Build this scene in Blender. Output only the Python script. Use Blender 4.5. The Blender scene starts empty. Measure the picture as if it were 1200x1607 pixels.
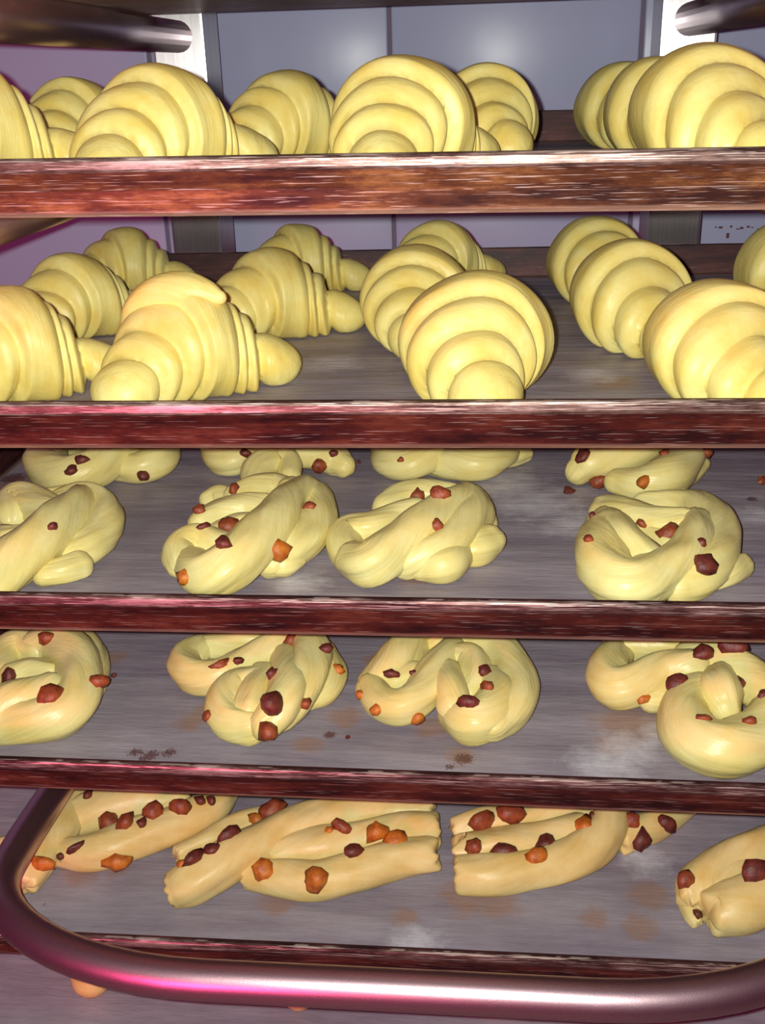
import bpy, bmesh, math, random
from math import sin, cos, pi, sqrt, atan2, radians
from mathutils import Vector, Matrix, noise
from mathutils.bvhtree import BVHTree

sc = bpy.context.scene
COL = sc.collection
Z0 = 1.25                                   # camera height above the floor

# ---------------------------------------------------------------- camera
YAW, PITCH, ROLL, FPX = 0.1004, 0.3972, -0.0304, 1645.3
fw = Vector((-sin(YAW) * cos(PITCH), cos(YAW) * cos(PITCH), -sin(PITCH)))
r0 = Vector((cos(YAW), sin(YAW), 0)); u0 = r0.cross(fw)
rt = r0 * cos(ROLL) + u0 * sin(ROLL); up = -r0 * sin(ROLL) + u0 * cos(ROLL)
CAM = Vector((0, 0, Z0))
cam_data = bpy.data.cameras.new('camera'); cam = bpy.data.objects.new('camera', cam_data); COL.objects.link(cam)
cam_data.sensor_fit = 'VERTICAL'; cam_data.sensor_height = 36; cam_data.sensor_width = 36 * 1200 / 1607
cam_data.lens = FPX / 1607 * 36
cam_data.clip_start = 0.02
M = Matrix((rt, up, -fw)).transposed().to_4x4(); M.translation = CAM
cam.matrix_world = M
sc.camera = cam

# ---------------------------------------------------------------- light and exposure
sc.view_settings.view_transform = 'Standard'; sc.view_settings.look = 'None'
sc.view_settings.gamma = 1; sc.view_settings.use_curve_mapping = False
sc.view_settings.exposure = 0.0
world = bpy.data.worlds.new('world'); sc.world = world; world.use_nodes = True
world.node_tree.nodes['Background'].inputs[0].default_value = (0.30, 0.055, 0.14, 1)
world.node_tree.nodes['Background'].inputs[1].default_value = 0.24

def point(name, loc, col, energy, radius):
    l = bpy.data.lights.new(name, 'POINT'); l.color = col; l.energy = energy; l.shadow_soft_size = radius
    if 'glow' in name: l.specular_factor = .12
    o = bpy.data.objects.new(name, l); o.location = loc; COL.objects.link(o); return o
point('flash_lamp', CAM + rt * -0.016 + up * 0.006, (1.0, 0.985, 0.90), 29.5, 0.004)
point('finger_glow_lamp', CAM + rt * -0.40 + up * -0.42 + fw * 0.02, (1.0, 0.06, 0.26), 17.0, 0.14)

# ---------------------------------------------------------------- helpers
def ray(px, py):
    return (fw * FPX + rt * (px - 600) + up * (803.5 - py)).normalized()

def on_depth(px, py, y):
    d = ray(px, py); return CAM + d * (y / d.y)

def make(name, verts, faces, mat, parent=None, smooth=True, loc=None, kind=None, label=None, grain=None):
    me = bpy.data.meshes.new(name)
    if loc is not None: verts = [Vector(v) - Vector(loc) for v in verts]
    me.from_pydata([tuple(v) for v in verts], [], faces); me.update()
    if smooth: me.polygons.foreach_set('use_smooth', [True] * len(me.polygons))
    me.materials.append(mat)
    if grain:
        me.attributes.new('grain', 'FLOAT_VECTOR', 'POINT').data.foreach_set('vector', [c for g in grain for c in g])
    o = bpy.data.objects.new(name, me); COL.objects.link(o)
    if parent: o.parent = parent
    if loc is not None: o.location = loc
    if kind: o['kind'] = kind
    if label: o['label'] = label
    return o

def empty(name, loc, label=None, cat=None, group=None, rot=(0, 0, 0)):
    o = bpy.data.objects.new(name, None); COL.objects.link(o); o.location = loc; o.rotation_euler = rot
    o.empty_display_size = .02
    tag(o, label, cat, group); return o

def tag(o, label=None, cat=None, group=None, kind=None):
    if label: o['label'] = label
    if cat: o['category'] = cat
    if group: o['group'] = group
    if kind: o['kind'] = kind

def box_mesh(w, d, h, bev=0.0, z0=0.0):
    bm = bmesh.new(); bmesh.ops.create_cube(bm, size=1)
    for v in bm.verts: v.co = Vector((v.co.x * w, v.co.y * d, (v.co.z + .5) * h + z0))
    if bev: bmesh.ops.bevel(bm, geom=bm.edges[:], offset=bev, segments=2, affect='EDGES', profile=.6)
    return bm

def bm_obj(name, bm, mat, parent=None, loc=(0, 0, 0), smooth=False):
    me = bpy.data.meshes.new(name); bm.to_mesh(me); bm.free()
    if smooth: me.polygons.foreach_set('use_smooth', [True] * len(me.polygons))
    me.materials.append(mat); o = bpy.data.objects.new(name, me); COL.objects.link(o)
    o.parent = parent; o.location = loc; return o

# ---------------------------------------------------------------- materials
def N(nt, t, **kw):
    n = nt.nodes.new(t)
    for k, v in kw.items():
        if k in n.inputs: n.inputs[k].default_value = v
        else: setattr(n, k, v)
    return n

def new_mat(name):
    m = bpy.data.materials.new(name); m.use_nodes = True
    nt = m.node_tree; return m, nt, nt.nodes['Principled BSDF']

def ramp(nt, stops):
    r = nt.nodes.new('ShaderNodeValToRGB'); e = r.color_ramp.elements
    while len(e) < len(stops): e.new(.5)
    for i, (p, c) in enumerate(stops):
        e[i].position = p; e[i].color = c if len(c) == 4 else (*c, 1)
    return r

def mapping(nt, scale, rot=(0, 0, 0)):
    t = nt.nodes.new('ShaderNodeTexCoord'); m = nt.nodes.new('ShaderNodeMapping')
    m.inputs['Scale'].default_value = scale; m.inputs['Rotation'].default_value = rot
    nt.links.new(t.outputs['Object'], m.inputs[0]); return m

def noise_tex(nt, scale, detail=4, vec=None, rough=.55):
    n = nt.nodes.new('ShaderNodeTexNoise'); n.inputs['Scale'].default_value = scale
    n.inputs['Detail'].default_value = detail; n.inputs['Roughness'].default_value = rough
    if vec is not None: nt.links.new(vec, n.inputs['Vector'])
    return n

def bump(nt, h, bsdf, strength=.3, dist=.001):
    b = nt.nodes.new('ShaderNodeBump'); b.inputs['Strength'].default_value = strength
    b.inputs['Distance'].default_value = dist
    nt.links.new(h, b.inputs['Height']); nt.links.new(b.outputs[0], bsdf.inputs['Normal']); return b

def mixc(nt, fac, a, b, blend='MIX'):
    m = nt.nodes.new('ShaderNodeMix'); m.data_type = 'RGBA'; m.blend_type = blend
    for sock, v in ((m.inputs[0], fac), (m.inputs[6], a), (m.inputs[7], b)):
        if isinstance(v, bpy.types.NodeSocket): nt.links.new(v, sock)
        elif isinstance(v, (int, float)): sock.default_value = v
        else: sock.default_value = (*v, 1) if len(v) == 3 else v
    return m.outputs[2]

def math_n(nt, op, a, b=None):
    m = nt.nodes.new('ShaderNodeMath'); m.operation = op; m.use_clamp = op in ('MULTIPLY', 'SUBTRACT', 'ADD')
    for i, v in enumerate((a, b)):
        if v is None: continue
        if isinstance(v, bpy.types.NodeSocket): nt.links.new(v, m.inputs[i])
        else: m.inputs[i].default_value = v
    return m.outputs[0]

def dough_mat(name, c1, c2, rough=.42, grain=0.0):
    m, nt, b = new_mat(name)
    mp = mapping(nt, (1, 1, 1))
    n1 = noise_tex(nt, 38, 3, mp.outputs[0])
    r = ramp(nt, [(.36, c1), (.68, c2)]); nt.links.new(n1.outputs[0], r.inputs[0])
    nt.links.new(r.outputs[0], b.inputs['Base Color'])
    b.inputs['Roughness'].default_value = rough
    b.inputs['Specular IOR Level'].default_value = .32
    b.inputs['Subsurface Weight'].default_value = .03
    b.inputs['Subsurface Radius'].default_value = (.006, .004, .0015)
    b.inputs['Subsurface Scale'].default_value = 1.0
    n2 = noise_tex(nt, 260, 5, mp.outputs[0])
    ga = nt.nodes.new('ShaderNodeAttribute'); ga.attribute_name = 'grain'
    n3 = noise_tex(nt, 1.0, 3, ga.outputs['Vector'], .6)
    b1 = bump(nt, n2.outputs[0], b, .20, .0008)
    b2 = nt.nodes.new('ShaderNodeBump'); b2.inputs['Strength'].default_value = grain; b2.inputs['Distance'].default_value = .006
    nt.links.new(n3.outputs[0], b2.inputs['Height']); nt.links.new(b1.outputs[0], b2.inputs['Normal']); nt.links.new(b2.outputs[0], b.inputs['Normal'])
    r3 = ramp(nt, [(.35, (.96, .92, .83)), (.6, (1, 1, 1))]); nt.links.new(n3.outputs[0], r3.inputs[0])
    nt.links.new(mixc(nt, 1.0, r.outputs[0], r3.outputs[0], 'MULTIPLY'), b.inputs['Base Color'])
    return m
M_CROI = dough_mat('croissant_dough', (.80, .73, .28), (.76, .61, .16), grain=.15)
M_KNOT = dough_mat('knot_dough', (.79, .73, .33), (.75, .64, .23), .36, .20)
M_STRIP = dough_mat('strip_dough', (.78, .64, .29), (.72, .52, .18), .4, .10)

def fruit_mat(name, c1, c2):
    m, nt, b = new_mat(name)
    n1 = noise_tex(nt, 160, 3, mapping(nt, (1, 1, 1)).outputs[0])
    r = ramp(nt, [(.35, c1), (.65, c2)]); nt.links.new(n1.outputs[0], r.inputs[0])
    nt.links.new(r.outputs[0], b.inputs['Base Color'])
    b.inputs['Roughness'].default_value = .5; b.inputs['Subsurface Weight'].default_value = .1
    b.inputs['Subsurface Radius'].default_value = (.004, .001, .0005); b.inputs['Subsurface Scale'].default_value = 1
    n2 = noise_tex(nt, 600, 3, mapping(nt, (1, 1, 1)).outputs[0]); bump(nt, n2.outputs[0], b, .5, .001)
    return m
FRUIT = {'d': fruit_mat('dark_raisin', (.075, .012, .010), (.17, .032, .018)),
         'r': fruit_mat('red_brown_fruit', (.17, .030, .012), (.33, .075, .022)),
         'o': fruit_mat('orange_candied_fruit', (.38, .085, .010), (.60, .19, .02))}

def patina(name, dark, mid, lite, scratch=.55, lite_amt=.5, metallic=.55, rough=.42):
    m, nt, b = new_mat(name)
    n1 = noise_tex(nt, 26, 7, mapping(nt, (.7, 1, 2)).outputs[0], .72)
    n2 = noise_tex(nt, 9, 8, mapping(nt, (.6, .6, 10)).outputs[0], .75)
    r1 = ramp(nt, [(.41, dark), (.50, mid), (.60, lite)])
    mm = mixc(nt, .5, n1.outputs[0], n2.outputs[0]); nt.links.new(mm, r1.inputs[0])
    # fine scratches, streaks running along the edge plus a few slanting ones
    s1 = noise_tex(nt, 1, 2, mapping(nt, (30, 30, 1500)).outputs[0])
    s2 = noise_tex(nt, 1, 2, mapping(nt, (40, 40, 1300), (0, .42, 0)).outputs[0])
    s3 = noise_tex(nt, 1, 2, mapping(nt, (34, 34, 1400), (0, -.25, 0)).outputs[0])
    rs = [ramp(nt, [(scratch + k, (0, 0, 0)), (scratch + k + .05, (1, 1, 1))]) for k in (.10, .16, .15)]
    for s, r in zip((s1, s2, s3), rs): nt.links.new(s.outputs[0], r.inputs[0])
    f = math_n(nt, 'ADD', rs[0].outputs[0], rs[1].outputs[0]); f = math_n(nt, 'ADD', f, rs[2].outputs[0])
    f = math_n(nt, 'MULTIPLY', f, lite_amt * .75)
    # the bottom bend of the tray wall is worn to paler metal
    tc = nt.nodes.new('ShaderNodeTexCoord'); sx = nt.nodes.new('ShaderNodeSeparateXYZ'); nt.links.new(tc.outputs['Object'], sx.inputs[0])
    wz = nt.nodes.new('ShaderNodeMapRange'); wz.inputs[1].default_value = -.0285; wz.inputs[2].default_value = -.0312
    nt.links.new(sx.outputs[2], wz.inputs[0])
    wn = math_n(nt, 'MULTIPLY', wz.outputs[0], n2.outputs[0])
    cw = mixc(nt, wn, r1.outputs[0], (.62, .45, .33))
    c = mixc(nt, f, cw, (.78, .68, .60))
    nt.links.new(c, b.inputs['Base Color'])
    b.inputs['Metallic'].default_value = metallic; b.inputs['Roughness'].default_value = rough
    bump(nt, mm, b, .25, .001)
    return m
M_PAN = patina('burnt_tray_metal', (.032, .010, .007), (.105, .038, .014), (.30, .145, .05), .53, .7, .4)
M_PAN_DIMLIT = patina('dimlit_burnt_tray_metal', (.028, .007, .008), (.085, .018, .013), (.19, .055, .032), .55, .6)  # same burnt metal; grazing flash and pink glow put into the darker maroon
M_PAN_IN = patina('dark_inner_tray_metal', (.020, .006, .008), (.050, .012, .012), (.10, .03, .025), .62, .4, .3, .55)  # darker metal for the inner faces of the pan
M_RIM = patina('worn_tray_rim', (.05, .022, .018), (.17, .11, .09), (.46, .39, .35), .48, .8, .6, .42)
M_RIM_DULL = patina('dull_tray_rim', (.04, .014, .015), (.12, .06, .055), (.34, .26, .24), .48, .7, .6, .42)  # darker rim metal for the remaining trays

def steel(name, c, rough, stretch):
    m, nt, b = new_mat(name)
    n = noise_tex(nt, 1, 4, mapping(nt, stretch).outputs[0])
    r = ramp(nt, [(.3, tuple(x * .82 for x in c)), (.7, c)]); nt.links.new(n.outputs[0], r.inputs[0])
    nt.links.new(r.outputs[0], b.inputs['Base Color'])
    b.inputs['Metallic'].default_value = 1; b.inputs['Roughness'].default_value = rough
    if stretch[0] != stretch[2]:
        b.inputs['Anisotropic'].default_value = .85
        tg = nt.nodes.new('ShaderNodeTangent'); tg.direction_type = 'RADIAL'; tg.axis = 'Z'; nt.links.new(tg.outputs[0], b.inputs['Tangent'])
    bump(nt, n.outputs[0], b, .10, .0005)
    return m
M_STEEL = steel('brushed_steel', (.60, .58, .60), .30, (350, 350, 6))
M_TUBE = steel('haze_tinted_tube_steel', (.62, .46, .51), .38, (900, 900, 900))  # pink flash haze is tinted into the steel's base colour

def tile_mat(name, c, rough):
    m, nt, b = new_mat(name)
    n = noise_tex(nt, 5, 3, mapping(nt, (1, 1, 1)).outputs[0])
    r = ramp(nt, [(.3, tuple(x * .94 for x in c)), (.7, c)]); nt.links.new(n.outputs[0], r.inputs[0])
    nt.links.new(r.outputs[0], b.inputs['Base Color']); b.inputs['Roughness'].default_value = rough; b.inputs['Specular IOR Level'].default_value = .2
    bump(nt, n.outputs[0], b, .25, .004)
    return m
M_TILE = tile_mat('glazed_white_tile', (.47, .52, .74), .27)
M_GROUT = tile_mat('grout', (.22, .18, .24), .8)
M_SPECK = tile_mat('brown_dirt', (.16, .06, .05), .7)
M_FLOOR = tile_mat('floor_screed', (.20, .15, .15), .6)

def paper_mat():
    m, nt, b = new_mat('baking_paper')
    n1 = noise_tex(nt, 1, 5, mapping(nt, (4, 26, 4), (0, 0, .12)).outputs[0], .65)
    n2 = noise_tex(nt, 22, 5, mapping(nt, (1, 1, 1)).outputs[0], .65)
    r = ramp(nt, [(.34, (.24, .205, .26)), (.66, (.385, .345, .40))]); nt.links.new(n1.outputs[0], r.inputs[0])
    r2 = ramp(nt, [(.35, (.86, .86, .86)), (.65, (1, 1, 1))]); nt.links.new(n2.outputs[0], r2.inputs[0])
    base = mixc(nt, 1.0, r.outputs[0], r2.outputs[0], 'MULTIPLY')
    def att(name): a = nt.nodes.new('ShaderNodeAttribute'); a.attribute_name = name; return a.outputs['Fac']
    def masked(name, scale, lo, hi):
        n = noise_tex(nt, scale, 4, mapping(nt, (1, 1, 1)).outputs[0], .7)
        s = math_n(nt, 'ADD', att(name), n.outputs[0]) 
        nt.nodes[-1].use_clamp = False
        rr = ramp(nt, [(lo, (0, 0, 0)), (hi, (1, 1, 1))])
        h = math_n(nt, 'MULTIPLY', s, .5); nt.links.new(h, rr.inputs[0]); return rr.outputs[0]
    c = mixc(nt, math_n(nt, 'MULTIPLY', masked('grease', 75, .44, .60), .5), base, (.33, .17, .085))
    c = mixc(nt, math_n(nt, 'MULTIPLY', masked('flour', 70, .40, .75), .6), c, (.80, .80, .88))
    c = mixc(nt, math_n(nt, 'MULTIPLY', masked('char', 520, .55, .61), .8), c, (.10, .03, .025))
    nt.links.new(c, b.inputs['Base Color'])
    b.inputs['Roughness'].default_value = .48
    b.inputs['Specular IOR Level'].default_value = .35
    bump(nt, n1.outputs[0], b, .6, .005)
    return m
M_PAPER = paper_mat()

# ---------------------------------------------------------------- setting
wall_y = 1.40
j = on_depth(611, 60, wall_y).x
TW, TH = .303, .25
x_lo = j - TW * 4; x_hi = j + TW * 4; zb = Z0 - .10 - TH * 4
wv = box_mesh(x_hi - x_lo, .10, 2.25)
wall = bm_obj('wall_back', wv, M_GROUT, None, ((x_lo + x_hi) / 2, wall_y + .056, 0)); wall['kind'] = 'structure'
tm = box_mesh(TW - .005, .009, TH - .005, .0022)
tile_me = None
for i in range(8):
    for k in range(8):
        loc = (x_lo + TW * (i + .5) - wall.location.x, -.0515 + .0, zb + TH * k + .0025)
        if tile_me is None:
            t = bm_obj('tile', tm, M_TILE, wall, loc, True); tile_me = t.data
        else:
            t = bpy.data.objects.new('tile', tile_me); COL.objects.link(t); t.parent = wall; t.location = loc
        t.rotation_euler = (0.0025 * sin(i * 3.1 + k * 5.3), 0, 0.0025 * sin(i * 1.7 + k * 2.9))
fl = bm_obj('floor', box_mesh(x_hi - x_lo, 2.4, .05, 0, -.05), M_FLOOR, None, ((x_lo + x_hi) / 2, .30, 0)); fl['kind'] = 'structure'

rs_ = random.Random(4)
for i in range(9):
    p = on_depth(1124 + i * 8 + rs_.uniform(-2, 2), 357 + rs_.uniform(0, 4) + (16 if i == 2 else 0), wall_y + .0002)
    bmk = box_mesh(rs_.uniform(.002, .005), .0006, rs_.uniform(.001, .003) + (.005 if i == 2 else 0))
    bm_obj('dirt_speck', bmk, M_SPECK, wall, p - wall.location)

# ---------------------------------------------------------------- trays
TX0, TX1 = -.425, .372
TD0, TL = .58, .566
TRAY = {  # rim height, front, tilt
    0: (on_depth(285, 58, 1.24).z - Z0 + .0500, .58, 0.0), 1: (-.0399, .58, -.0065), 2: (-.1756, .58, .0028), 3: (-.3046, .58, .0016),
    4: (-.4366, .58, -.0051), 5: (-.5940, .58, .0017), 6: (-.730, .58, 0.0)}
FLOOR_DZ = -.0294
def surf_z(k, x): z, f, t = TRAY[k]; return Z0 + z + FLOOR_DZ + t * x
def on_tray(k, px, py, h=0.0):
    """point at height h above the paper of tray k that this line of sight meets"""
    z, f, t = TRAY[k]; d = ray(px, py)
    # z = Z0+z+F+h + t*x
    s = (z + FLOOR_DZ + h) / (d.z - t * d.x)
    return CAM + d * s

def rrect(w, d, off, rad, z, n=5):
    pts = []; hw, hd = w / 2 - off, d / 2 - off; r = max(rad - off, .004)
    for cx, cy, a0 in ((hw - r, hd - r, 0), (-hw + r, hd - r, pi / 2), (-hw + r, -hd + r, pi), (hw - r, -hd + r, 1.5 * pi)):
        for i in range(n + 1):
            a = a0 + pi / 2 * i / n; pts.append((cx + r * cos(a), cy + r * sin(a), z))
    return pts

def swept(w, d, prof, closed, rad=.03, cap=False):
    vs, fs = [], []; n = None
    for off, z in prof:
        p = rrect(w, d, off, rad, z); n = len(p); vs += p
    L = len(prof)
    for a in range(L if closed else L - 1):
        b = (a + 1) % L
        for i in range(n):
            k = (i + 1) % n; fs.append((a * n + i, a * n + k, b * n + k, b * n + i))
    if cap:
        fs.append(tuple(range(n))[::-1]); fs.append(tuple((L - 1) * n + i for i in range(n)))
    return vs, fs

tray_label = {
    0: 'overhead metal baking tray of which only the dark underside shows at the top',
    1: 'metal baking tray with orange-brown burnt front edge holding the topmost row of croissants',
    2: 'dark red-brown baking tray holding three rows of croissants on paper',
    3: 'dark baking tray holding twisted fruit pastries directly below the lower croissant tray',
    4: 'dark baking tray of fruit knots with stained paper, below the other knot tray',
    5: 'dark baking tray holding long fruit strips behind the bent tube bar',
    6: 'lowest baking tray, mostly hidden under the bent tube bar'}
paper_label = {
    1: 'baking paper on the topmost croissant tray, seen almost edge-on',
    2: 'grey-white baking paper under the three rows of croissants',
    3: 'baking paper with flour dust under the upper fruit knots',
    4: 'baking paper with brown grease spots and dark marks under the lower fruit knots',
    5: 'purplish baking paper under the long fruit strips',
    6: 'baking paper under the bent tube bar on the lowest tray'}
W = TX1 - TX0
SHIFT = {3: -.03, 5: -.06, 6: -.07}
for k, (z, f, t) in TRAY.items():
    root = empty('baking_tray', ((TX0 + TX1) / 2 + SHIFT.get(k, 0), f + TL / 2, Z0 + z + t * ((TX0 + TX1) / 2 + SHIFT.get(k, 0))), tray_label[k], 'tray', 'baking trays in the rack', (0, -t, 0))
    vs, fs = swept(W, TL, [(.0030, -.004), (.0034, -.0075), (.0075, -.018), (.0108, -.0302), (.0128, -.0324)][::-1] + [(.0034, -.0002), (.0052, .0001), (.0060, -.0006), (.0122, -.0285), (.0155, -.0303)], False, .03, True)
    pan = make('pan', vs, fs, M_PAN if k in (0, 1) else M_PAN_DIMLIT, root, smooth=False)
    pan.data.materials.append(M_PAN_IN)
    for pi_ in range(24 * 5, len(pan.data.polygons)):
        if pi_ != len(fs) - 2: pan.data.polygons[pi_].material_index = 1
    prof = [(.0034, .0001), (.0020, .0001), (.0006, -.0006), (0, -.002), (0, -.0062), (.0009, -.0078), (.0030, -.0078), (.0030, -.001)]
    vs, fs = swept(W, TL, prof, True, .03)
    o = make('rim', vs, fs, M_RIM if k in (1, 2) else M_RIM_DULL, root, smooth=False, label='scratched lighter metal rim')

# grease (g), flour (f), char (c) marks given where they lie on the paper
marks = {
    2: [('g', 960, 600, .03), ('f', 520, 570, .04), ('f', 930, 590, .03)],
    3: [('g', 650, 905, .022), ('f', 840, 790, .055), ('f', 900, 820, .04), ('f', 470, 915, .03), ('f', 800, 760, .05), ('g', 30, 760, .04), ('c', 20, 750, .03),
        ('f', 1190, 810, .03), ('c', 1180, 782, .012)],
    4: [('g', 300, 1132, .022), ('g', 540, 1125, .024), ('g', 590, 1035, .02), ('g', 680, 1140, .028), ('g', 720, 1185, .02), ('g', 990, 1135, .045), ('g', 958, 1168, .022),
        ('c', 212, 1180, .012), ('c', 238, 1184, .014), ('c', 266, 1180, .012), ('c', 225, 1190, .010), ('c', 517, 1152, .012), ('c', 728, 1190, .016), ('c', 705, 1203, .008),
        ('f', 980, 1175, .035), ('f', 950, 1200, .04), ('g', 330, 1110, .02), ('g', 180, 1030, .02), ('g', 480, 1170, .02), ('f', 1030, 1150, .02)],
    5: [('g', 130, 1365, .03), ('g', 730, 1405, .038), ('g', 635, 1440, .018), ('g', 440, 1410, .03), ('g', 780, 1415, .03), ('g', 935, 1440, .02), ('g', 1005, 1455, .025),
        ('g', 1020, 1405, .03), ('c', 68, 1420, .005), ('f', 650, 1480, .03), ('f', 1010, 1350, .03), ('g', 185, 1360, .02)],
}
for k in range(1, 7):
    z, f, t = TRAY[k]
    nx, ny = (200, 150) if k in marks else (60, 45)
    x0, x1, y0, y1 = TX0 + .0165 + SHIFT.get(k, 0), TX1 - .0165 + SHIFT.get(k, 0), f + .0165, f + TL - .0165
    vs, fs = [], []
    ms = [(m[0], on_tray(k, m[1], m[2]), m[3]) for m in marks.get(k, [])]
    at = {'g': [], 'f': [], 'c': []}
    for jy in range(ny + 1):
        for ix in range(nx + 1):
            x = x0 + (x1 - x0) * ix / nx; y = y0 + (y1 - y0) * jy / ny
            wv_ = noise.noise(Vector((x * 5 + k * 7, y * 26, k))) * .0004 + noise.noise(Vector((x * 22, y * 60, k * 3))) * .00022
            vs.append((x, y, surf_z(k, x) + min(wv_, .0003) - .0004))
            for c in 'gfc':
                v = 0.0
                for kind, p, r in ms:
                    if kind == c:
                        d2 = ((x - p.x) ** 2 + (y - p.y) ** 2) / (r * r); v = max(v, math.exp(-d2 * 1.6) * .85)
                at[c].append(v)
    for jy in range(ny):
        for ix in range(nx):
            a = jy * (nx + 1) + ix; fs.append((a, a + 1, a + nx + 2, a + nx + 1))
    o = make('baking_paper', vs, fs, M_PAPER, loc=((x0 + x1) / 2, (y0 + y1) / 2, surf_z(k, 0)))
    for c, nm in (('g', 'grease'), ('f', 'flour'), ('c', 'char')):
        o.data.attributes.new(nm, 'FLOAT', 'POINT').data.foreach_set('value', at[c])
    tag(o, paper_label[k], 'paper', 'baking paper sheets on the trays')

# ---------------------------------------------------------------- rack
XL, XR, UY, UW, UD = -.3351, .2156, 1.24, .0589, .0705
rack = empty('tray_rack', ((XL + XR) / 2, UY, 0), 'brushed steel tray rack with two rear uprights, tube arms and a bent front bar', 'rack')
RO = Vector(rack.location)
for x in (XL, XR):
    bm = box_mesh(UW, UD, 1.95, .003); bm_obj('upright', bm, M_STEEL, rack, Vector((x, UY + UD / 2, 0)) - RO)

def tube_path(pts, r, n=20):
    vs, fs = [], []
    for i, p in enumerate(pts):
        a = pts[max(i - 1, 0)]; b = pts[min(i + 1, len(pts) - 1)]; T = (b - a).normalized()
        S = T.cross(Vector((0, 0, 1))).normalized(); U = S.cross(T)
        for q in range(n):
            an = 2 * pi * q / n; vs.append(p + (S * cos(an) + U * sin(an)) * r)
    for i in range(len(pts) - 1):
        for q in range(n):
            k = (q + 1) % n; fs.append((i * n + q, i * n + k, (i + 1) * n + k, (i + 1) * n + q))
    fs.append(tuple(range(n))[::-1]); fs.append(tuple((len(pts) - 1) * n + q for q in range(n)))
    return vs, fs
AR = .0165
for k, (z, f, t) in TRAY.items():
    for x in (XL, XR):
        za = Z0 + z - .0324 - AR - .0006 + t * x
        vs, fs = tube_path([Vector((x, f + (.03 if k < 2 else .3), za)), Vector((x, 1.0, za)), Vector((x, UY + .002, za))], AR)
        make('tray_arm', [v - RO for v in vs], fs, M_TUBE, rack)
# the bent bar: one tube out of the left upright, round the front and back to the right one
HZ = Z0 - .562; hx0, hx1 = -.364, .258
hy = .5165; hrx, hry = .18, .10; BR = .0135
pts = [Vector((XL - .008, UY + .002, HZ)), Vector((hx0 + .01, .9, HZ)), Vector((hx0, hy + hry + .03, HZ))]
for i in range(13):
    a = pi + pi / 2 * i / 12; pts.append(Vector((hx0 + hrx + hrx * cos(a), hy + hry + hry * sin(a), HZ)))
pts += [Vector((-.09, hy, HZ)), Vector((.0, hy, HZ))]
for i in range(13):
    a = 1.5 * pi + pi / 2 * i / 12; pts.append(Vector((hx1 - hrx + hrx * cos(a), hy + hry + hry * sin(a), HZ)))
pts += [Vector((hx1, hy + hry + .03, HZ)), Vector((hx1 - .015, .9, HZ)), Vector((XR + .012, UY + .002, HZ))]
vs, fs = tube_path(pts, BR, 28)
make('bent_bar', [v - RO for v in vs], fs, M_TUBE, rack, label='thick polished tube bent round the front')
for z in (.35, 1.80):
    bm_obj('cross_bar', box_mesh(XR - XL - UW, .04, .04, .002), M_STEEL, rack, Vector(((XL + XR) / 2, UY + UD / 2, z)) - RO)
for x in (XL, XR):
    bm_obj('foot', box_mesh(.06, .75, .03, .004), M_STEEL, rack, Vector((x, .93, 0.0)) - RO)

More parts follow.
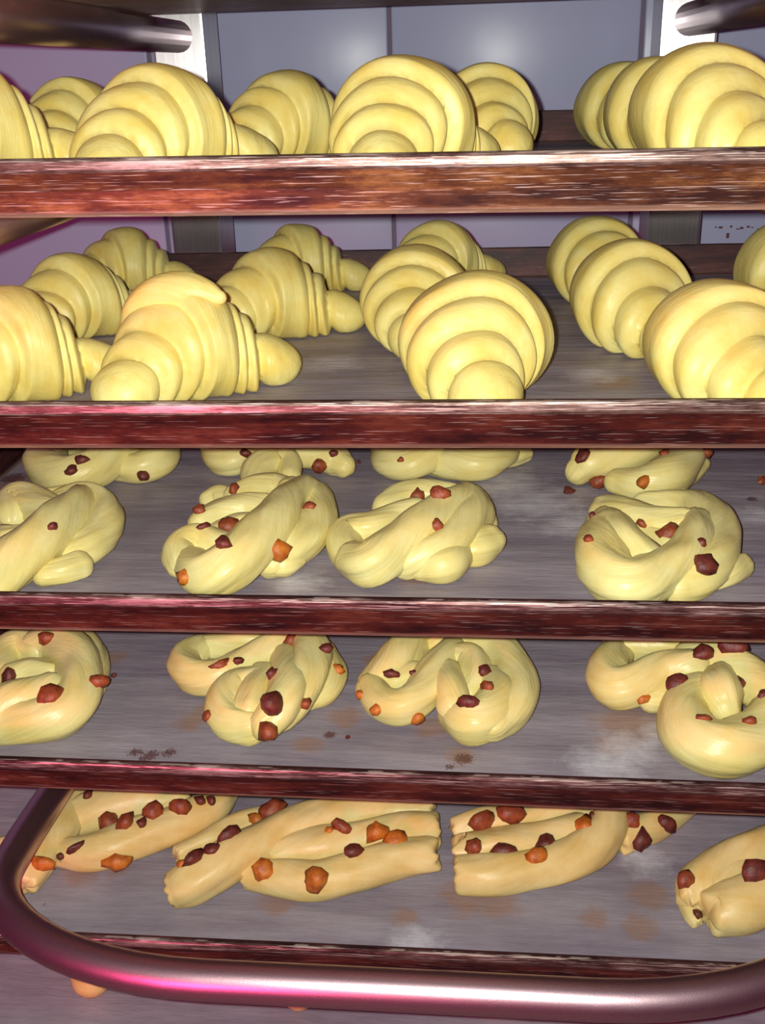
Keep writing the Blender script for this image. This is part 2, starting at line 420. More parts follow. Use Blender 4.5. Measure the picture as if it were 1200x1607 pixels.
# ---------------------------------------------------------------- croissants
def croissant(loc, R, chord, seed, turn=1.65, flip=0, half=None, side=1, lab='', group='raw croissants', tilt=.06, flap=None):
    """chord: heading of the far horn, from +y towards +x; the horns bend towards +x (side=1)"""
    rnd = random.Random(seed)
    half = half or R * 1.95
    BB = [[.20, .42, .62], [.30, .44, .58]]; KK = [[1.0, .85, .67, .48], [1.0, .84, .70, .42]]
    BB = [[b + rnd.uniform(-.025, .025) for b in q] for q in BB]
    KK = [[q[0]] + [c + rnd.uniform(-.025, .025) for c in q[1:]] for q in KK]
    ph = [rnd.uniform(-.5, .9), rnd.uniform(2.2, 3.6)]
    ns, nv = 130, 60
    Rc = 2 * half / turn
    vs, fs, gr = [], [], []
    def radius(s, v):
        sd = 0 if s < 0 else 1; a = abs(s); K = KK[sd]
        bd = [b + tilt * (1.0 - .25 * i) * cos(v - ph[sd] - .5 * i) for i, b in enumerate(BB[sd])]
        k = 0
        while k < 3 and a > bd[k]: k += 1
        lo = 0 if k == 0 else bd[k - 1]; hi = bd[k] if k < 3 else 1.0
        t = (a - lo) / max(hi - lo, 1e-4)
        if k < 3:
            rk = K[k] * (1 - (.02 if k else .01) * t * t)
            wl = .42 if k else .38                             # rounded lip at the outer end of every layer
            if t > 1 - wl:
                q = min(1, (t - (1 - wl)) / wl)
                rk = rk + (K[k + 1] * .90 - rk) * (1 - sqrt(max(0, 1 - q * q)))
            if k and t < .55: rk *= .92 + .08 * sin(t / .55 * pi / 2)
            return rk
        rk = K[3] * (1 + .05 * sin(min(1, t * 1.6) * pi) - .16 * t ** 2)
        if t < .30: rk *= .84 + .16 * sin(t / .30 * pi / 2)
        if t > .42: q = (t - .42) / .58; rk *= sqrt(max(0.0, 1 - q * q))
        return rk
    def env(s):
        return .36 + .64 * math.exp(-(abs(s) / .55) ** 2)
    for i in range(ns + 1):
        s = -1 + 2 * i / ns
        th = s * turn / 2
        c = Vector((Rc * (cos(th) - 1) * 1.0, Rc * sin(th), 0))    # convex side faces -x... horns bend towards -x
        c.x = -c.x * side
        nrm = Vector((-cos(th) * side, sin(th), 0))                # outward
        zc = env(s) * R * .83
        for q in range(nv):
            v = 2 * pi * q / nv
            rr = R * radius(max(-.99999, min(.99999, s)), v)
            n3 = noise.noise(Vector((s * 2.2 + seed, cos(v) * .8, sin(v) * .8))) * .09
            rr *= 1 + n3
            p = c + nrm * (cos(v) * rr * 1.0) + Vector((0, 0, zc + sin(v) * rr * .90))
            if p.z < .0015: p.z = .0003 + max(0, (p.z + .012)) * .08
            vs.append(p); gr.append((s * 14 + seed, cos(v) * 1.3, sin(v) * 1.3))
    for i in range(ns):
        for q in range(nv):
            k = (q + 1) % nv; fs.append((i * nv + q, i * nv + k, (i + 1) * nv + k, (i + 1) * nv + q))
    fs.append(tuple(range(nv))[::-1]); fs.append(tuple(ns * nv + q for q in range(nv)))
    zmin = min(v.z for v in vs)
    for v in vs: v.z -= zmin
    if side < 0: fs = [tuple(reversed(f)) for f in fs]
    rot = Matrix.Rotation(-chord, 3, 'Z')
    vs = [rot @ v for v in vs]
    front = loc.y + min(v.y for v in vs); back = loc.y + max(v.y for v in vs); loc = Vector((loc.x, loc.y + max(0.0, .601 - front) - max(0.0, back - 1.108), loc.z))
    o = make('croissant', vs, fs, M_CROI, grain=gr); o.location = loc
    tag(o, lab, 'croissant', group)
    return o

def place_c(k, px, py, R, chord, seed, lab, y=None, **kw):
    if y is None: p = on_tray(k, px, py, R * .86)
    else: p = on_depth(px, py, y)
    loc = Vector((p.x, p.y, surf_z(k, p.x) + .0002))
    return croissant(loc, R, chord, seed, lab=lab, group='raw croissants on the tray', **kw)

D = radians
# topmost croissant tray: heading, depth
T1 = [
    (-45, 190, .046, D(38), .74, 11, 'pale raw croissant cut by the left frame edge on the topmost croissant tray'),
    (116, 188, .041, D(20), .93, 12, 'shaded raw croissant behind the big leftmost one, topmost croissant tray'),
    (212, 186, .040, D(35), 1.06, 13, 'rearmost croissant mostly hidden behind the left croissants of the topmost tray'),
    (249, 190, .0455, D(32), .735, 14, 'large raw croissant in front at the left upright, topmost croissant tray'),
    (452, 188, .042, D(50), .90, 15, 'raw croissant with tapered cone body between the two large front ones, topmost tray'),
    (632, 190, .0460, D(24), .735, 16, 'large front raw croissant near the middle wall tile joint, topmost croissant tray'),
    (757, 190, .043, D(0), .90, 17, 'ringed croissant half hidden behind the middle front one, topmost tray'),
    (976, 178, .043, D(-6), 1.045, 18, 'rearmost ringed croissant before the right upright, topmost tray'),
    (1036, 178, .044, D(-4), .892, 19, 'croissant squeezed between two others at the right upright, topmost tray'),
    (1110, 186, .0475, D(-2), .735, 20, 'large orange-lit croissant in front of the right upright, topmost tray')]
for px, py, R, ch, y, sd, lab in T1:
    place_c(1, px, py, R, ch, sd, lab, y=y)
T2 = [
    (12, 540, .045, D(42), 31, 'front-row croissant cut by the left frame edge, lower croissant tray'),
    (292, 532, .0455, D(46), 32, 'plump front-row croissant with a loose dough tongue on top, lower tray'),
    (744, 538, .0490, D(12), 33, 'wide ringed croissant facing the viewer in the front row, lower croissant tray'),
    (1130, 541, .0455, D(-4), 34, 'ringed front-row croissant at the right frame edge, lower croissant tray'),
    (118, 462, .0420, D(34), 35, 'shaded middle-row croissant on the far left, lower croissant tray'),
    (425, 458, .0430, D(60), 36, 'broad middle-row croissant lying sideways with horn to the right, lower tray'),
    (655, 460, .0440, D(16), 37, 'middle-row croissant behind the wide ringed one, lower croissant tray'),
    (990, 457, .0470, D(0), 38, 'middle-row croissant with its horn pointing at the viewer, lower tray'),
    (218, 397, .0400, D(62), 39, 'rear-row croissant in front of the left upright, lower croissant tray'),
    (477, 396, .0400, D(66), 40, 'rear-row croissant just behind the broad sideways one, lower tray'),
    (690, 395, .0410, D(40), 41, 'rear-row croissant under the middle tile joint, lower croissant tray'),
    (934, 404, .0450, D(-4), 42, 'rear-row ringed croissant left of the right upright, lower tray'),
    (1238, 414, .0440, D(-10), 43, 'rear-row croissant cut by the right frame edge, lower tray')]
cro2 = {}
for px, py, R, ch, sd, lab in T2:
    cro2[sd] = place_c(2, px, py, R, ch, sd, lab, half=R * (1.8 if sd == 32 else 1.9))

# ---------------------------------------------------------------- dough strands
def catmull(P, n):
    out = []; Q = [P[0] * 2 - P[1]] + P + [P[-1] * 2 - P[-2]]
    for i in range(1, len(Q) - 2):
        a, b, c, d = Q[i - 1:i + 3]
        for j_ in range(n):
            t = j_ / n
            out.append(.5 * ((2 * b) + (c - a) * t + (2 * a - 5 * b + 4 * c - d) * t * t + (3 * b - 3 * c + d - a) * t ** 3))
    out.append(P[-1]); return out

GRAIN = []
def strand(pts, seed, nv=32, step=7, groove=.05, twist=2.0, blunt=1.0):
    """pts: list of (Vector, radius) in world space -> verts, faces; rounded ends, faint twisted grooves"""
    P4 = [Vector((p.x, p.y, p.z, r)) for p, r in pts]
    C = catmull(P4, step)
    # extend rounded ends
    n = len(C); cen = [Vector(c[:3]) for c in C]; rad = [c[3] for c in C]
    def cap(c, d, r, sgn):
        return [(c + d * (r * sin(a) * blunt), r * (cos(a) if blunt > .9 else cos(a) ** .35)) for a in (radians(22), radians(45), radians(65), radians(80), radians(89))]
    d0 = (cen[0] - cen[1]).normalized(); d1 = (cen[-1] - cen[-2]).normalized()
    head = cap(cen[0], d0, rad[0], -1)[::-1]; tail = cap(cen[-1], d1, rad[-1], 1)
    cen = [h[0] for h in head] + cen + [t[0] for t in tail]; rad = [h[1] for h in head] + rad + [t[1] for t in tail]
    vs, fs, gr = [], [], GRAIN; gr.clear(); L = 0; S = None
    for i, c in enumerate(cen):
        T = (cen[min(i + 1, len(cen) - 1)] - cen[max(i - 1, 0)]).normalized()
        if S is None: S = T.cross(Vector((0, 0, 1))).normalized()
        S = (S - T * S.dot(T)).normalized(); U = S.cross(T)
        if i: L += (c - cen[i - 1]).length
        for q in range(nv):
            v = 2 * pi * q / nv
            g = groove * (.55 * sin(5 * v + L * twist * 45 + seed) + .35 * sin(11 * v + L * twist * 60 + seed * 2))
            g += .16 * noise.noise(Vector((L * 28 + seed * 3, cos(v) * 1.1, sin(v) * 1.1)))
            r = rad[i] * (1 + g)
            off = T * (r * .5 * noise.noise(Vector((seed * 5, cos(v) * 2.2, sin(v) * 2.2)))) if blunt < .9 and (i < 6 or i > len(cen) - 7) else Vector()
            vs.append(c + (S * cos(v) + U * sin(v)) * r + off)
            va = v + L * twist * 14; gr.append((L * 22 + seed * 9, cos(va) * 2.6, sin(va) * 2.6))
    for i in range(len(cen) - 1):
        for q in range(nv):
            k = (q + 1) % nv; fs.append((i * nv + q, i * nv + k, (i + 1) * nv + k, (i + 1) * nv + q))
    fs.append(tuple(range(nv))[::-1]); fs.append(tuple((len(cen) - 1) * nv + q for q in range(nv)))
    return vs, fs

def rock(size, seed, stretch=1.0, ang=0.0):
    rnd = random.Random(seed); bm = bmesh.new(); bmesh.ops.create_icosphere(bm, subdivisions=2, radius=1)
    ax = [Vector((rnd.uniform(-1, 1), rnd.uniform(-1, 1), rnd.uniform(-1, 1))).normalized() for _ in range(7)]
    for v in bm.verts:
        r = 1.0
        for a in ax:
            d = v.co.normalized().dot(a)
            if d > .55: r = min(r, .62 / d)
        v.co = v.co * r * (1 + rnd.uniform(-.15, .10))
        v.co.x *= stretch
    bmesh.ops.rotate(bm, verts=bm.verts, cent=(0, 0, 0), matrix=Matrix.Rotation(ang, 3, 'Z'))
    for v in bm.verts: v.co *= size
    return bm

b32 = cro2[32]; yb = b32.location.y
tp = [(200, 520, .002, .006), (216, 486, -.004, .0095), (248, 461, -.007, .0115), (288, 453, -.010, .0115), (322, 459, -.012, .0090), (344, 467, -.014, .0050)]
vs, fs = strand([(on_depth(px, py, yb + dy), r) for px, py, dy, r in tp], 5, groove=.01)
make('dough_tongue', [v - b32.location for v in vs], fs, M_CROI, b32, grain=list(GRAIN))
def pastry(name, k, strands, fruit, mat, lab, cat, group, seed, hs=1.0, groove=.05, drop=1.0):
    allv, allf, allg = [], [], []
    for si, st in enumerate(strands):
        pts = []
        for q in st:
            px, py, h, r = q
            pts.append((on_tray(k, px, py, max(h, r * .86) * hs), r))
        vs, fs = strand(pts, seed + si * 1.7, groove=groove, twist=(1.6 if si % 2 else -1.9), blunt=(.3 if mat is M_STRIP and k == 5 else 1.0))
        for v in vs:
            fz = surf_z(k, v.x)
            if v.z < fz + .0016: v.z = fz + .0003 + max(0, v.z - fz + .008) * .1
        base = len(allv); allv += vs; allg += list(GRAIN); allf += [tuple(i + base for i in f) for f in fs]
    cx = sum(v.x for v in allv) / len(allv); cy = sum(v.y for v in allv) / len(allv)
    zmin = min(v.z - surf_z(k, v.x) for v in allv)
    for v in allv: v.z -= zmin - .0002
    base_z = surf_z(k, cx)
    root = empty(name, (cx, cy, base_z), lab, cat, group)
    make('dough', [v - Vector((cx, cy, base_z)) for v in allv], allf, mat, root, grain=allg)
    bvh = BVHTree.FromPolygons(allv, allf)
    rnd = random.Random(seed * 7)
    for fi, q in enumerate(fruit):
        px, py, rp, col = q[:4]; st = q[4] if len(q) > 4 else 1.15; an = q[5] if len(q) > 5 else rnd.uniform(0, 3)
        d = ray(px, py); hit = bvh.ray_cast(CAM, d)
        if hit[0] is not None and (hit[0] - CAM).length < 1.6:
            p = hit[0]; nrm = hit[1]; dist = (p - CAM).dot(fw); s = rp * dist / FPX * 1.25
            p = p + (-d) * s * -.05
        else:
            g = on_tray(k, px, py, 0); dist = (g - CAM).dot(fw); s = rp * dist / FPX * 1.15
            p = on_tray(k, px, py, s * .55)
        bm = rock(s, seed * 31 + fi, st, an)
        lowest = min(v.co.z for v in bm.verts)
        fz = surf_z(k, p.x)
        if p.z + lowest < fz: 
            p = Vector((p.x, p.y, fz - lowest + .0002))
        bm_obj('candied_fruit', bm, FRUIT[col], root, p - Vector((cx, cy, base_z)), True)
    return root

G3 = 'twisted fruit knots on the upper knot tray'; G4 = 'fruit knots on the stained paper tray'; G5 = 'long fruit strips'
h1, h2, h3 = .015, .026, .034
# ---- tray 3, front row
pastry('fruit_knot', 3, [
    [(-30, 912, .016, .019), (-15, 905, .018, .0195), (30, 872, .024, .020), (75, 838, .028, .019), (108, 803, .030, .0165), (128, 786, .026, .014)],
    [(100, 792, .024, .013), (135, 786, .024, .015), (160, 800, .020, .0155), (160, 828, .016, .0155), (138, 855, .014, .014), (110, 872, .012, .012)],
    [(22, 812, .016, .016), (30, 792, .020, .0175), (55, 792, .024, .016), (86, 806, .026, .012)],
    [(80, 786, .014, .012), (105, 781, .014, .012), (128, 782, .014, .011)],
    [(-20, 842, .022, .010), (10, 846, .028, .0105), (32, 842, .030, .009)],
    [(70, 902, .010, .009), (100, 895, .011, .010), (124, 886, .011, .0105)],
    ], [(80, 827, 8, 'd', 1.3, 1.2), (-10, 820, 8, 'r')], M_KNOT, 'twisted fruit knot at the left frame edge of the upper knot tray', 'pastry', G3, 101, groove=.08)
pastry('fruit_knot', 3, [
    [(300, 884, .014, .014), (322, 900, .016, .0165), (358, 886, .022, .0175), (396, 855, .028, .018), (430, 818, .031, .0175), (455, 788, .030, .016), (478, 772, .026, .0145)],
    [(350, 862, .016, .014), (312, 852, .018, .0155), (284, 866, .016, .0145), (290, 884, .014, .013)],
    [(462, 772, .022, .015), (492, 784, .020, .016), (497, 812, .018, .016), (480, 842, .016, .0155), (450, 864, .015, .015), (425, 880, .012, .012)],
    [(316, 822, .016, .011), (345, 808, .018, .0125), (385, 798, .020, .0125), (420, 796, .022, .012)],
    [(328, 782, .014, .0085), (345, 778, .016, .010), (366, 784, .016, .009)],
    [(372, 780, .018, .012), (400, 770, .020, .0135), (432, 764, .020, .0125), (455, 770, .020, .011)],
    [(350, 840, .014, .013), (380, 830, .016, .014), (410, 830, .016, .012)],
    [(420, 884, .009, .009), (445, 884, .010, .010), (462, 876, .010, .009)],
    ], [(357, 826, 17, 'r', 1.0, .5), (352, 853, 13, 'd'), (438, 861, 17, 'o', 1.1, .6), (290, 907, 12, 'o', 1.2, .3), (484, 795, 9, 'r'), (314, 802, 10, 'r'),
        (366, 769, 9, 'r'), (318, 827, 7, 'd', 1.5, .5)], M_KNOT,
    'fruit knot with two dark berries in its fold, second from left, upper knot tray', 'pastry', G3, 102)
pastry('fruit_knot', 3, [
    [(556, 876, .015, .014), (580, 884, .018, .016), (615, 862, .023, .017), (660, 830, .028, .0175), (700, 802, .030, .0165), (732, 783, .028, .0145)],
    [(560, 884, .012, .012), (542, 860, .014, .013), (545, 838, .016, .014), (580, 828, .020, .014), (615, 812, .022, .0125), (650, 800, .024, .011)],
    [(640, 880, .014, .0135), (680, 866, .018, .0155), (716, 838, .022, .0160), (742, 806, .024, .0155), (740, 786, .026, .014)],
    [(604, 796, .015, .011), (630, 782, .017, .0125), (665, 774, .018, .013), (705, 776, .018, .012)],
    [(664, 888, .011, .011), (698, 886, .013, .0135), (718, 868, .012, .012)],
    [(726, 862, .012, .011), (746, 858, .013, .0135), (764, 848, .013, .0135)],
    [(748, 800, .014, .012), (757, 815, .014, .012)],
    ], [(655, 777, 11, 'r'), (688, 777, 13, 'r', 1.3, .1), (687, 826, 11, 'r', 1.1, 1.0)], M_KNOT,
    'plump short fruit twist with a round dough knob, middle of upper knot tray', 'pastry', G3, 103, groove=.035)
pastry('fruit_knot', 3, [
    [(952, 825, .022, .015), (944, 855, .022, .0185), (950, 892, .020, .019), (982, 915, .018, .0185), (1025, 904, .019, .0175), (1065, 880, .022, .0165), (1090, 848, .026, .015), (1092, 822, .026, .013)],
    [(1012, 792, .014, .011), (1060, 790, .018, .012), (1100, 800, .020, .0145), (1126, 830, .020, .0155), (1122, 872, .018, .0155), (1095, 902, .015, .0145), (1062, 918, .012, .012)],
    [(948, 800, .018, .012), (980, 808, .022, .014), (1025, 818, .024, .013), (1072, 822, .026, .012)],
    [(960, 830, .026, .016), (975, 858, .024, .018), (1010, 882, .020, .015)],
    [(1110, 905, .010, .010), (1140, 896, .011, .010), (1164, 886, .010, .0085)],
    [(1000, 835, .014, .012), (1030, 848, .014, .013), (1055, 862, .014, .012)],
    [(935, 815, .012, .008), (933, 840, .012, .008)],
    ], [(1049, 836, 15, 'r', 1.3, .1), (1103, 884, 19, 'd', 1.0, .8), (1101, 851, 8, 'd', 1.2, 1.2), (1007, 822, 7, 'r'), (925, 847, 8, 'r'), (930, 809, 6, 'd')], M_KNOT,
    'large open loop pastry with dark berry and tail, far right of upper knot tray', 'pastry', G3, 104, groove=.07)
# ---- tray 3, rear row
pastry('fruit_knot', 3, [
    [(75, 705, .018, .017), (68, 728, .018, .0175), (100, 745, .017, .018), (140, 737, .020, .0175), (175, 717, .024, .017), (215, 695, .026, .016)],
    [(188, 732, .013, .013), (222, 732, .015, .0145), (250, 718, .018, .0155), (258, 695, .018, .0145)],
    [(100, 690, .016, .016), (150, 680, .018, .016), (200, 678, .018, .015)],
    ], [(129, 722, 9, 'd', 1.2, 1), (112, 739, 9, 'd', 1.3, .4), (226, 745, 9, 'd')], M_KNOT,
    'rear-row fruit knot with two dark raisins, on the left of the upper knot tray', 'pastry', G3, 105, groove=.035)
pastry('fruit_knot', 3, [
    [(335, 700, .015, .013), (344, 720, .014, .0135), (370, 722, .015, .013), (392, 705, .018, .013)],
    [(398, 758, .016, .011), (404, 738, .020, .0145), (430, 722, .022, .015), (452, 728, .020, .0125), (455, 748, .016, .010)],
    [(420, 705, .022, .013), (450, 708, .020, .014), (490, 712, .018, .014), (525, 722, .014, .0135), (540, 730, .012, .010)],
    [(360, 690, .016, .015), (420, 680, .018, .016), (480, 680, .016, .015), (510, 695, .014, .014)],
    ], [(504, 731, 12, 'r'), (385, 712, 8, 'd'), (522, 712, 7, 'd')], M_KNOT,
    'rear-row fruit knot touching the two-berry knot, upper knot tray', 'pastry', G3, 106)
pastry('fruit_knot', 3, [
    [(600, 700, .016, .013), (612, 722, .015, .0145), (640, 728, .016, .0145), (672, 715, .020, .015), (705, 695, .022, .015)],
    [(672, 722, .013, .013), (712, 726, .015, .015), (752, 728, .016, .0145), (785, 715, .016, .0135), (800, 700, .016, .012)],
    [(788, 718, .010, .009), (808, 714, .010, .009), (824, 711, .009, .0075)],
    [(640, 690, .016, .014), (720, 682, .018, .015), (780, 690, .016, .013)],
    ], [(628, 722, 5, 'r')], M_KNOT,
    'plain rear-row fruit twist behind the plump short one, upper knot tray', 'pastry', G3, 107)
pastry('fruit_knot', 3, [
    [(908, 738, .014, .012), (925, 726, .020, .0165), (960, 715, .024, .0175), (1000, 705, .026, .017), (1040, 690, .024, .016)],
    [(968, 755, .013, .011), (1005, 758, .015, .0145), (1048, 745, .020, .0165), (1075, 720, .022, .016), (1085, 698, .020, .014)],
    [(1060, 752, .009, .008), (1085, 742, .009, .008), (1098, 728, .010, .0085)],
    ], [(941, 761, 12, 'r', 1.4, .1), (1010, 755, 10, 'o', 1.2, .3), (914, 716, 11, 'd'), (1042, 712, 9, 'r'), (1106, 709, 9, 'r')], M_KNOT,
    'rear-row fruit knot above the large open loop pastry, upper knot tray', 'pastry', G3, 108, groove=.035)
# ---- tray 4
pastry('fruit_knot', 4, [
    [(58, 1012, .026, .0145), (95, 1012, .030, .0175), (122, 1040, .028, .0185), (124, 1082, .024, .0185), (98, 1118, .020, .0185), (55, 1132, .018, .017), (5, 1135, .016, .016)],
    [(95, 1003, .016, .012), (132, 1010, .018, .0135), (146, 1040, .018, .0135), (144, 1072, .014, .012)],
    [(-40, 1140, .018, .018), (-5, 1118, .022, .0195), (35, 1100, .026, .0185), (75, 1080, .028, .014)],
    [(-5, 1062, .018, .014), (5, 1028, .022, .0145), (32, 1012, .024, .0145), (60, 1022, .024, .012)],
    [(20, 1060, .022, .012), (50, 1052, .024, .012), (80, 1055, .024, .010)],
    ], [(15, 1060, 13, 'd', 1.2, 1.4), (80, 1092, 16, 'r', 1.3, .6), (154, 1070, 14, 'r', 1.1, .8), (75, 1000, 11, 'r'), (90, 1085, 7, 'r')], M_KNOT,
    'round fruit knot at the left frame edge of the stained-paper tray', 'pastry', G4, 111)
pastry('fruit_knot', 4, [
    [(312, 1018, .018, .013), (290, 1036, .018, .0145), (302, 1058, .018, .0145), (340, 1060, .020, .0145), (382, 1042, .024, .0145), (425, 1018, .028, .0145), (465, 1000, .028, .015)],
    [(310, 1018, .016, .0115), (350, 1012, .020, .012), (395, 1004, .024, .0125), (440, 995, .024, .013)],
    [(468, 995, .030, .015), (488, 1022, .030, .0165), (482, 1060, .028, .0165), (462, 1095, .024, .0155), (440, 1122, .018, .013)],
    [(448, 1035, .026, .013), (452, 1070, .030, .0155), (440, 1105, .028, .0155), (418, 1135, .020, .0135)],
    [(400, 1068, .024, .013), (368, 1078, .022, .0145), (352, 1102, .020, .0150), (362, 1130, .016, .0150), (392, 1140, .015, .0140)],
    [(412, 1060, .024, .012), (400, 1085, .026, .0130), (392, 1115, .022, .013)],
    [(508, 1030, .016, .014), (516, 1058, .014, .0145), (505, 1080, .013, .0145), (485, 1090, .012, .012)],
    ], [(427, 1108, 19, 'd', 1.05, 1.2), (419, 1148, 15, 'r', 1.3, 1.9), (454, 1009, 13, 'r'), (511, 1020, 10, 'd'), (530, 1050, 9, 'o'), (428, 1058, 11, 'd', 1.2, 1.3),
        (345, 1043, 8, 'r', 2.2, .5), (372, 1037, 6, 'd', 1.5, .5), (326, 1123, 8, 'r'), (478, 1104, 10, 'r')], M_KNOT,
    'fruit knot with big dark berry low in its fold, stained-paper tray', 'pastry', G4, 112)
pastry('fruit_knot', 4, [
    [(655, 1002, .024, .015), (632, 1026, .026, .0165), (608, 1052, .022, .016), (588, 1072, .016, .0145)],
    [(582, 1080, .016, .0135), (598, 1100, .017, .014), (628, 1108, .019, .0145), (656, 1092, .022, .0145), (676, 1062, .026, .0145), (694, 1036, .028, .0135), (708, 1018, .026, .012)],
    [(690, 1012, .022, .014), (735, 1004, .024, .016), (782, 1022, .022, .0175), (808, 1062, .020, .018), (802, 1104, .018, .0175), (770, 1132, .016, .0155)],
    [(712, 1118, .015, .013), (738, 1132, .017, .0165), (768, 1118, .020, .0175), (782, 1090, .022, .0165), (770, 1066, .022, .013)],
    [(702, 1052, .028, .0105), (708, 1080, .028, .012), (712, 1108, .022, .013)],
    [(716, 1032, .026, .012), (740, 1036, .028, .0135), (744, 1062, .026, .0125), (735, 1088, .020, .011)],
    [(620, 1068, .018, .013), (650, 1060, .020, .013)],
    ], [(759, 1055, 12, 'd'), (766, 1078, 11, 'r'), (737, 1103, 13, 'd', 1.3, .4), (654, 1126, 11, 'o', 1.1, .8), (615, 1058, 9, 'd', 1.4, .2), (590, 1112, 9, 'o'), (567, 1090, 7, 'o'),
        (648, 1056, 6, 'd')], M_KNOT,
    'open fruit knot with branching strands, in the middle of the stained-paper tray', 'pastry', G4, 113, groove=.035)
pastry('fruit_knot', 4, [
    [(968, 1022, .018, .014), (955, 1045, .020, .0165), (965, 1075, .018, .0175), (1000, 1072, .021, .017), (1042, 1052, .026, .0165), (1085, 1048, .030, .016)],
    [(968, 1018, .018, .0135), (1010, 1012, .022, .0145), (1060, 1008, .026, .0145), (1120, 1002, .026, .0145)],
    [(1085, 1030, .028, .0145), (1130, 1040, .032, .0175), (1175, 1062, .030, .0185), (1215, 1095, .026, .018)],
    [(1120, 1082, .024, .014), (1088, 1092, .024, .0175), (1072, 1125, .021, .0195), (1090, 1160, .019, .0205), (1138, 1175, .019, .0205), (1185, 1160, .020, .020), (1215, 1125, .024, .019)],
    [(1130, 1062, .034, .0125), (1132, 1085, .034, .0155), (1138, 1112, .026, .012)],
    [(1022, 1098, .011, .010), (1048, 1094, .012, .0115)],
    ], [(1060, 1070, 15, 'd', 1.05, .4), (1100, 1027, 13, 'd', 1.4, .4), (1150, 1014, 16, 'd', 1.3, -.1), (1012, 1096, 9, 'o', 1.4, .2), (1175, 1132, 10, 'r', 1.1, 2), (1162, 1071, 10, 'd', 1.4, -.4),
        (1104, 1127, 7, 'r', 1.6, 0), (1198, 1090, 9, 'd')], M_KNOT,
    'largest fruit knot with a fat front ring, right end of the stained-paper tray', 'pastry', G4, 114, groove=.05)
# ---- tray 5
pastry('fruit_strip', 5, [
    [(40, 1385, .012, .012), (62, 1350, .016, .0135), (90, 1310, .018, .016), (118, 1272, .018, .017), (140, 1240, .018, .016)],
    [(98, 1335, .013, .013), (150, 1335, .016, .0160), (215, 1314, .018, .0175), (280, 1292, .018, .017), (330, 1268, .018, .0155), (350, 1245, .016, .014)],
    [(115, 1285, .016, .018), (160, 1272, .018, .020), (220, 1262, .018, .020), (290, 1250, .018, .018)],
    [(-10, 1335, .012, .012), (30, 1330, .014, .014), (70, 1315, .014, .014)],
    ], [(170, 1290, 19, 'r', 1.05, 1.4), (196, 1293, 16, 'r'), (242, 1276, 17, 'r', 1.1, .2), (285, 1268, 16, 'r', 1.1, .6), (222, 1291, 9, 'd'), (122, 1328, 8, 'd', 2.4, .7),
        (95, 1343, 7, 'd'), (68, 1355, 14, 'o', 1.5, -.2), (183, 1353, 15, 'o', 1.6, .3), (315, 1257, 9, 'd'), (331, 1255, 8, 'd'), (138, 1246, 8, 'd')], M_STRIP,
    'fruit strip lying behind the left bend of the tube bar', 'pastry', G5, 121, groove=.035)
pastry('fruit_strip', 5, [
    [(274, 1396, .013, .0145), (300, 1384, .018, .0175), (350, 1355, .022, .019), (410, 1322, .024, .019), (470, 1296, .024, .018), (540, 1278, .024, .017), (610, 1272, .022, .016), (672, 1276, .020, .0145)],
    [(392, 1372, .013, .012), (440, 1378, .015, .0150), (500, 1380, .016, .0165), (560, 1366, .017, .0165), (620, 1348, .017, .0165), (676, 1340, .016, .0155)],
    [(430, 1340, .018, .015), (500, 1328, .020, .017), (570, 1316, .020, .017), (630, 1305, .020, .017), (680, 1302, .018, .016)],
    [(280, 1342, .012, .009), (330, 1318, .014, .012), (380, 1294, .016, .012), (430, 1280, .018, .012)],
    ], [(360, 1311, 13, 'd', 1.6, .7), (304, 1348, 14, 'd', 1.4, .6), (331, 1333, 9, 'd', 1.4, .7), (425, 1273, 18, 'r', 1.2, .2), (400, 1287, 10, 'o'), (537, 1298, 13, 'r', 1.2, .1),
        (515, 1303, 7, 'o'), (556, 1335, 14, 'd', 1.25, .4), (412, 1368, 17, 'o', 1.0, .6), (495, 1382, 19, 'o', 1.0, .75), (590, 1306, 18, 'o', 1.0, .1), (622, 1320, 15, 'o', 1.2, .3),
        (283, 1357, 8, 'o')], M_STRIP,
    'longest fruit strip with a square orange candied cube on its front side', 'pastry', G5, 122, groove=.035)
pastry('fruit_strip', 5, [
    [(722, 1372, .014, .0155), (770, 1372, .016, .0165), (830, 1364, .016, .0165), (895, 1348, .018, .0170), (938, 1318, .022, .0175), (956, 1285, .026, .0165), (958, 1255, .026, .015)],
    [(722, 1338, .016, .0165), (775, 1332, .018, .0175), (840, 1322, .019, .0175), (905, 1305, .021, .0165)],
    [(718, 1305, .018, .0140), (765, 1294, .022, .0160), (830, 1286, .022, .0155), (890, 1278, .022, .0145), (940, 1262, .020, .013)],
    [(975, 1318, .013, .012), (1012, 1298, .014, .0140), (1050, 1280, .014, .0125), (1075, 1262, .012, .011)],
    ], [(752, 1291, 19, 'r', 1.1, .5), (801, 1280, 18, 'r', 1.15, -.1), (745, 1330, 13, 'r', 1.1, .1), (789, 1334, 16, 'd', 1.25, 0), (843, 1341, 15, 'o', 1.2, .3), (856, 1323, 14, 'd', 1.5, .3),
        (912, 1296, 17, 'o', 1.1, -.1), (992, 1291, 13, 'r'), (1007, 1317, 16, 'd', 1.15, .2), (1045, 1291, 14, 'd', 1.1, -.2), (929, 1280, 6, 'd')], M_STRIP,
    'bent fruit strip curling back at its end, right of the longest strip', 'pastry', G5, 123, groove=.035)
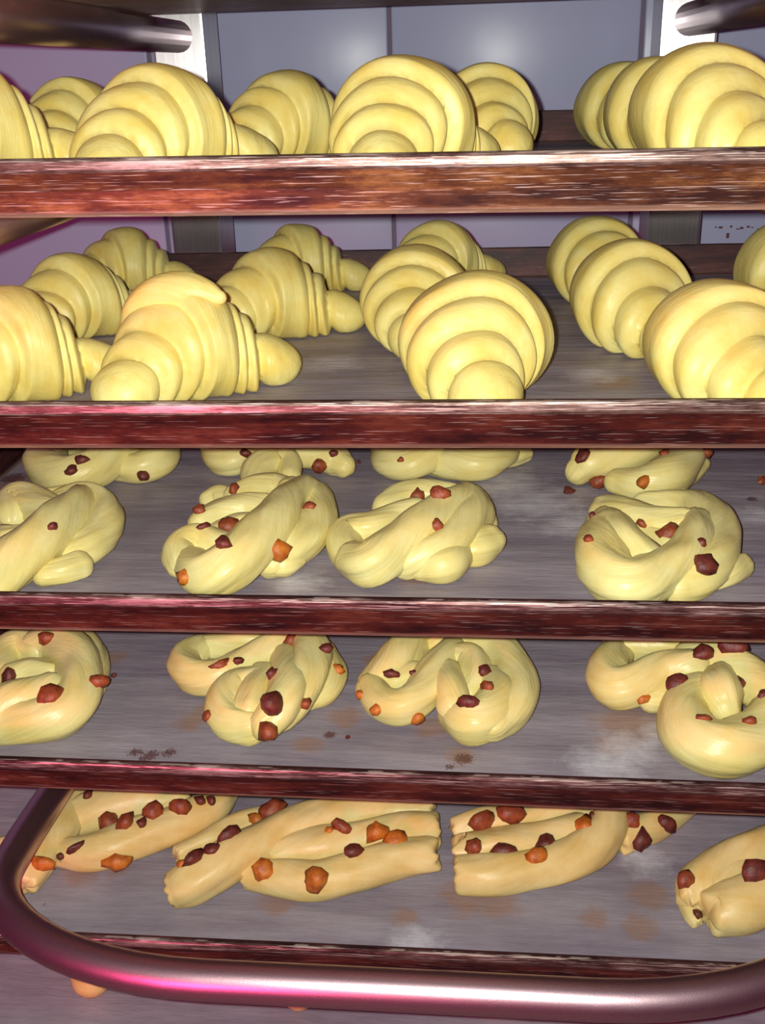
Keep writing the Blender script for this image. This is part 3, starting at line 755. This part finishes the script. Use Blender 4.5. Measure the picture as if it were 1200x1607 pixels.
pastry('fruit_strip', 5, [
    [(1086, 1416, .014, .013), (1096, 1388, .020, .0165), (1130, 1360, .024, .0175), (1180, 1338, .026, .0175), (1240, 1320, .024, .017)],
    [(1120, 1432, .016, .0175), (1165, 1418, .020, .0215), (1210, 1398, .022, .022), (1260, 1380, .020, .021)],
    [(1115, 1395, .018, .014), (1160, 1375, .022, .014), (1210, 1358, .022, .014)],
    [(1076, 1420, .006, .006), (1086, 1438, .006, .006), (1094, 1448, .005, .005)],
    ], [(1077, 1382, 13, 'r', 1.2, 1.2), (1184, 1370, 24, 'd', 1.1, .5), (1094, 1434, 8, 'd')], M_STRIP,
    'fruit strip at the right frame edge with a big dark raisin, strip tray', 'pastry', G5, 124, groove=.035)
# ---- tray 6: only the front tips show below the bar
tips = [(146, 1552, .0165, 'lowest tray fruit strip, first tip from the left under the bent bar'),
        (470, 1574, .0150, 'lowest tray fruit strip, second tip from the left under the bent bar'),
        (790, 1580, .0165, 'lowest tray fruit strip, third tip from the left under the bent bar'),
        (1060, 1584, .0165, 'lowest tray fruit strip, tip nearest the right corner under the bent bar')]
for i, (px, py, r, lab) in enumerate(tips):
    pastry('fruit_strip', 6, [
        [(px, py - 18, .014, r), (px - 22, py - 75, .018, r * 1.1), (px - 50, py - 150, .018, r * 1.1)],
        [(px + 25, py - 50, .014, r * .8), (px + 10, py - 100, .018, r), (px - 20, py - 160, .018, r)]], [], M_STRIP, lab, 'pastry', 'fruit strips on the lowest tray', 131 + i, groove=.035)

# ---------------------------------------------------------------- loose fruit crumbs on the paper
for i, (k, px, py, rp, col, lab) in enumerate([
        (3, 892, 775, 9, 'd', 'loose raisin crumb on the paper left of the large open loop pastry'),
        (3, 1196, 762, 10, 'r', 'loose red-brown fruit bit at the right frame edge, upper knot tray'),
        (3, 563, 728, 4, 'd', 'tiny dark crumb between the rear-row knots, upper knot tray'),
        (4, 179, 1064, 5, 'd', 'tiny dark crumb right of the round fruit knot, stained-paper tray'),
        (4, 545, 1160, 4, 'd', 'tiny dark crumb below the big-berry knot on the stained paper')]):
    g = on_tray(k, px, py, 0); s = rp * (g - CAM).dot(fw) / FPX
    bm = rock(s, 900 + i, 1.4, i); lo = min(v.co.z for v in bm.verts)
    for v in bm.verts: v.co.z -= lo
    o = bm_obj('fruit_crumb', bm, FRUIT[col], None, Vector((g.x, g.y, surf_z(k, g.x) + .0001)))
    tag(o, lab, 'crumb', 'loose fruit crumbs on the paper')
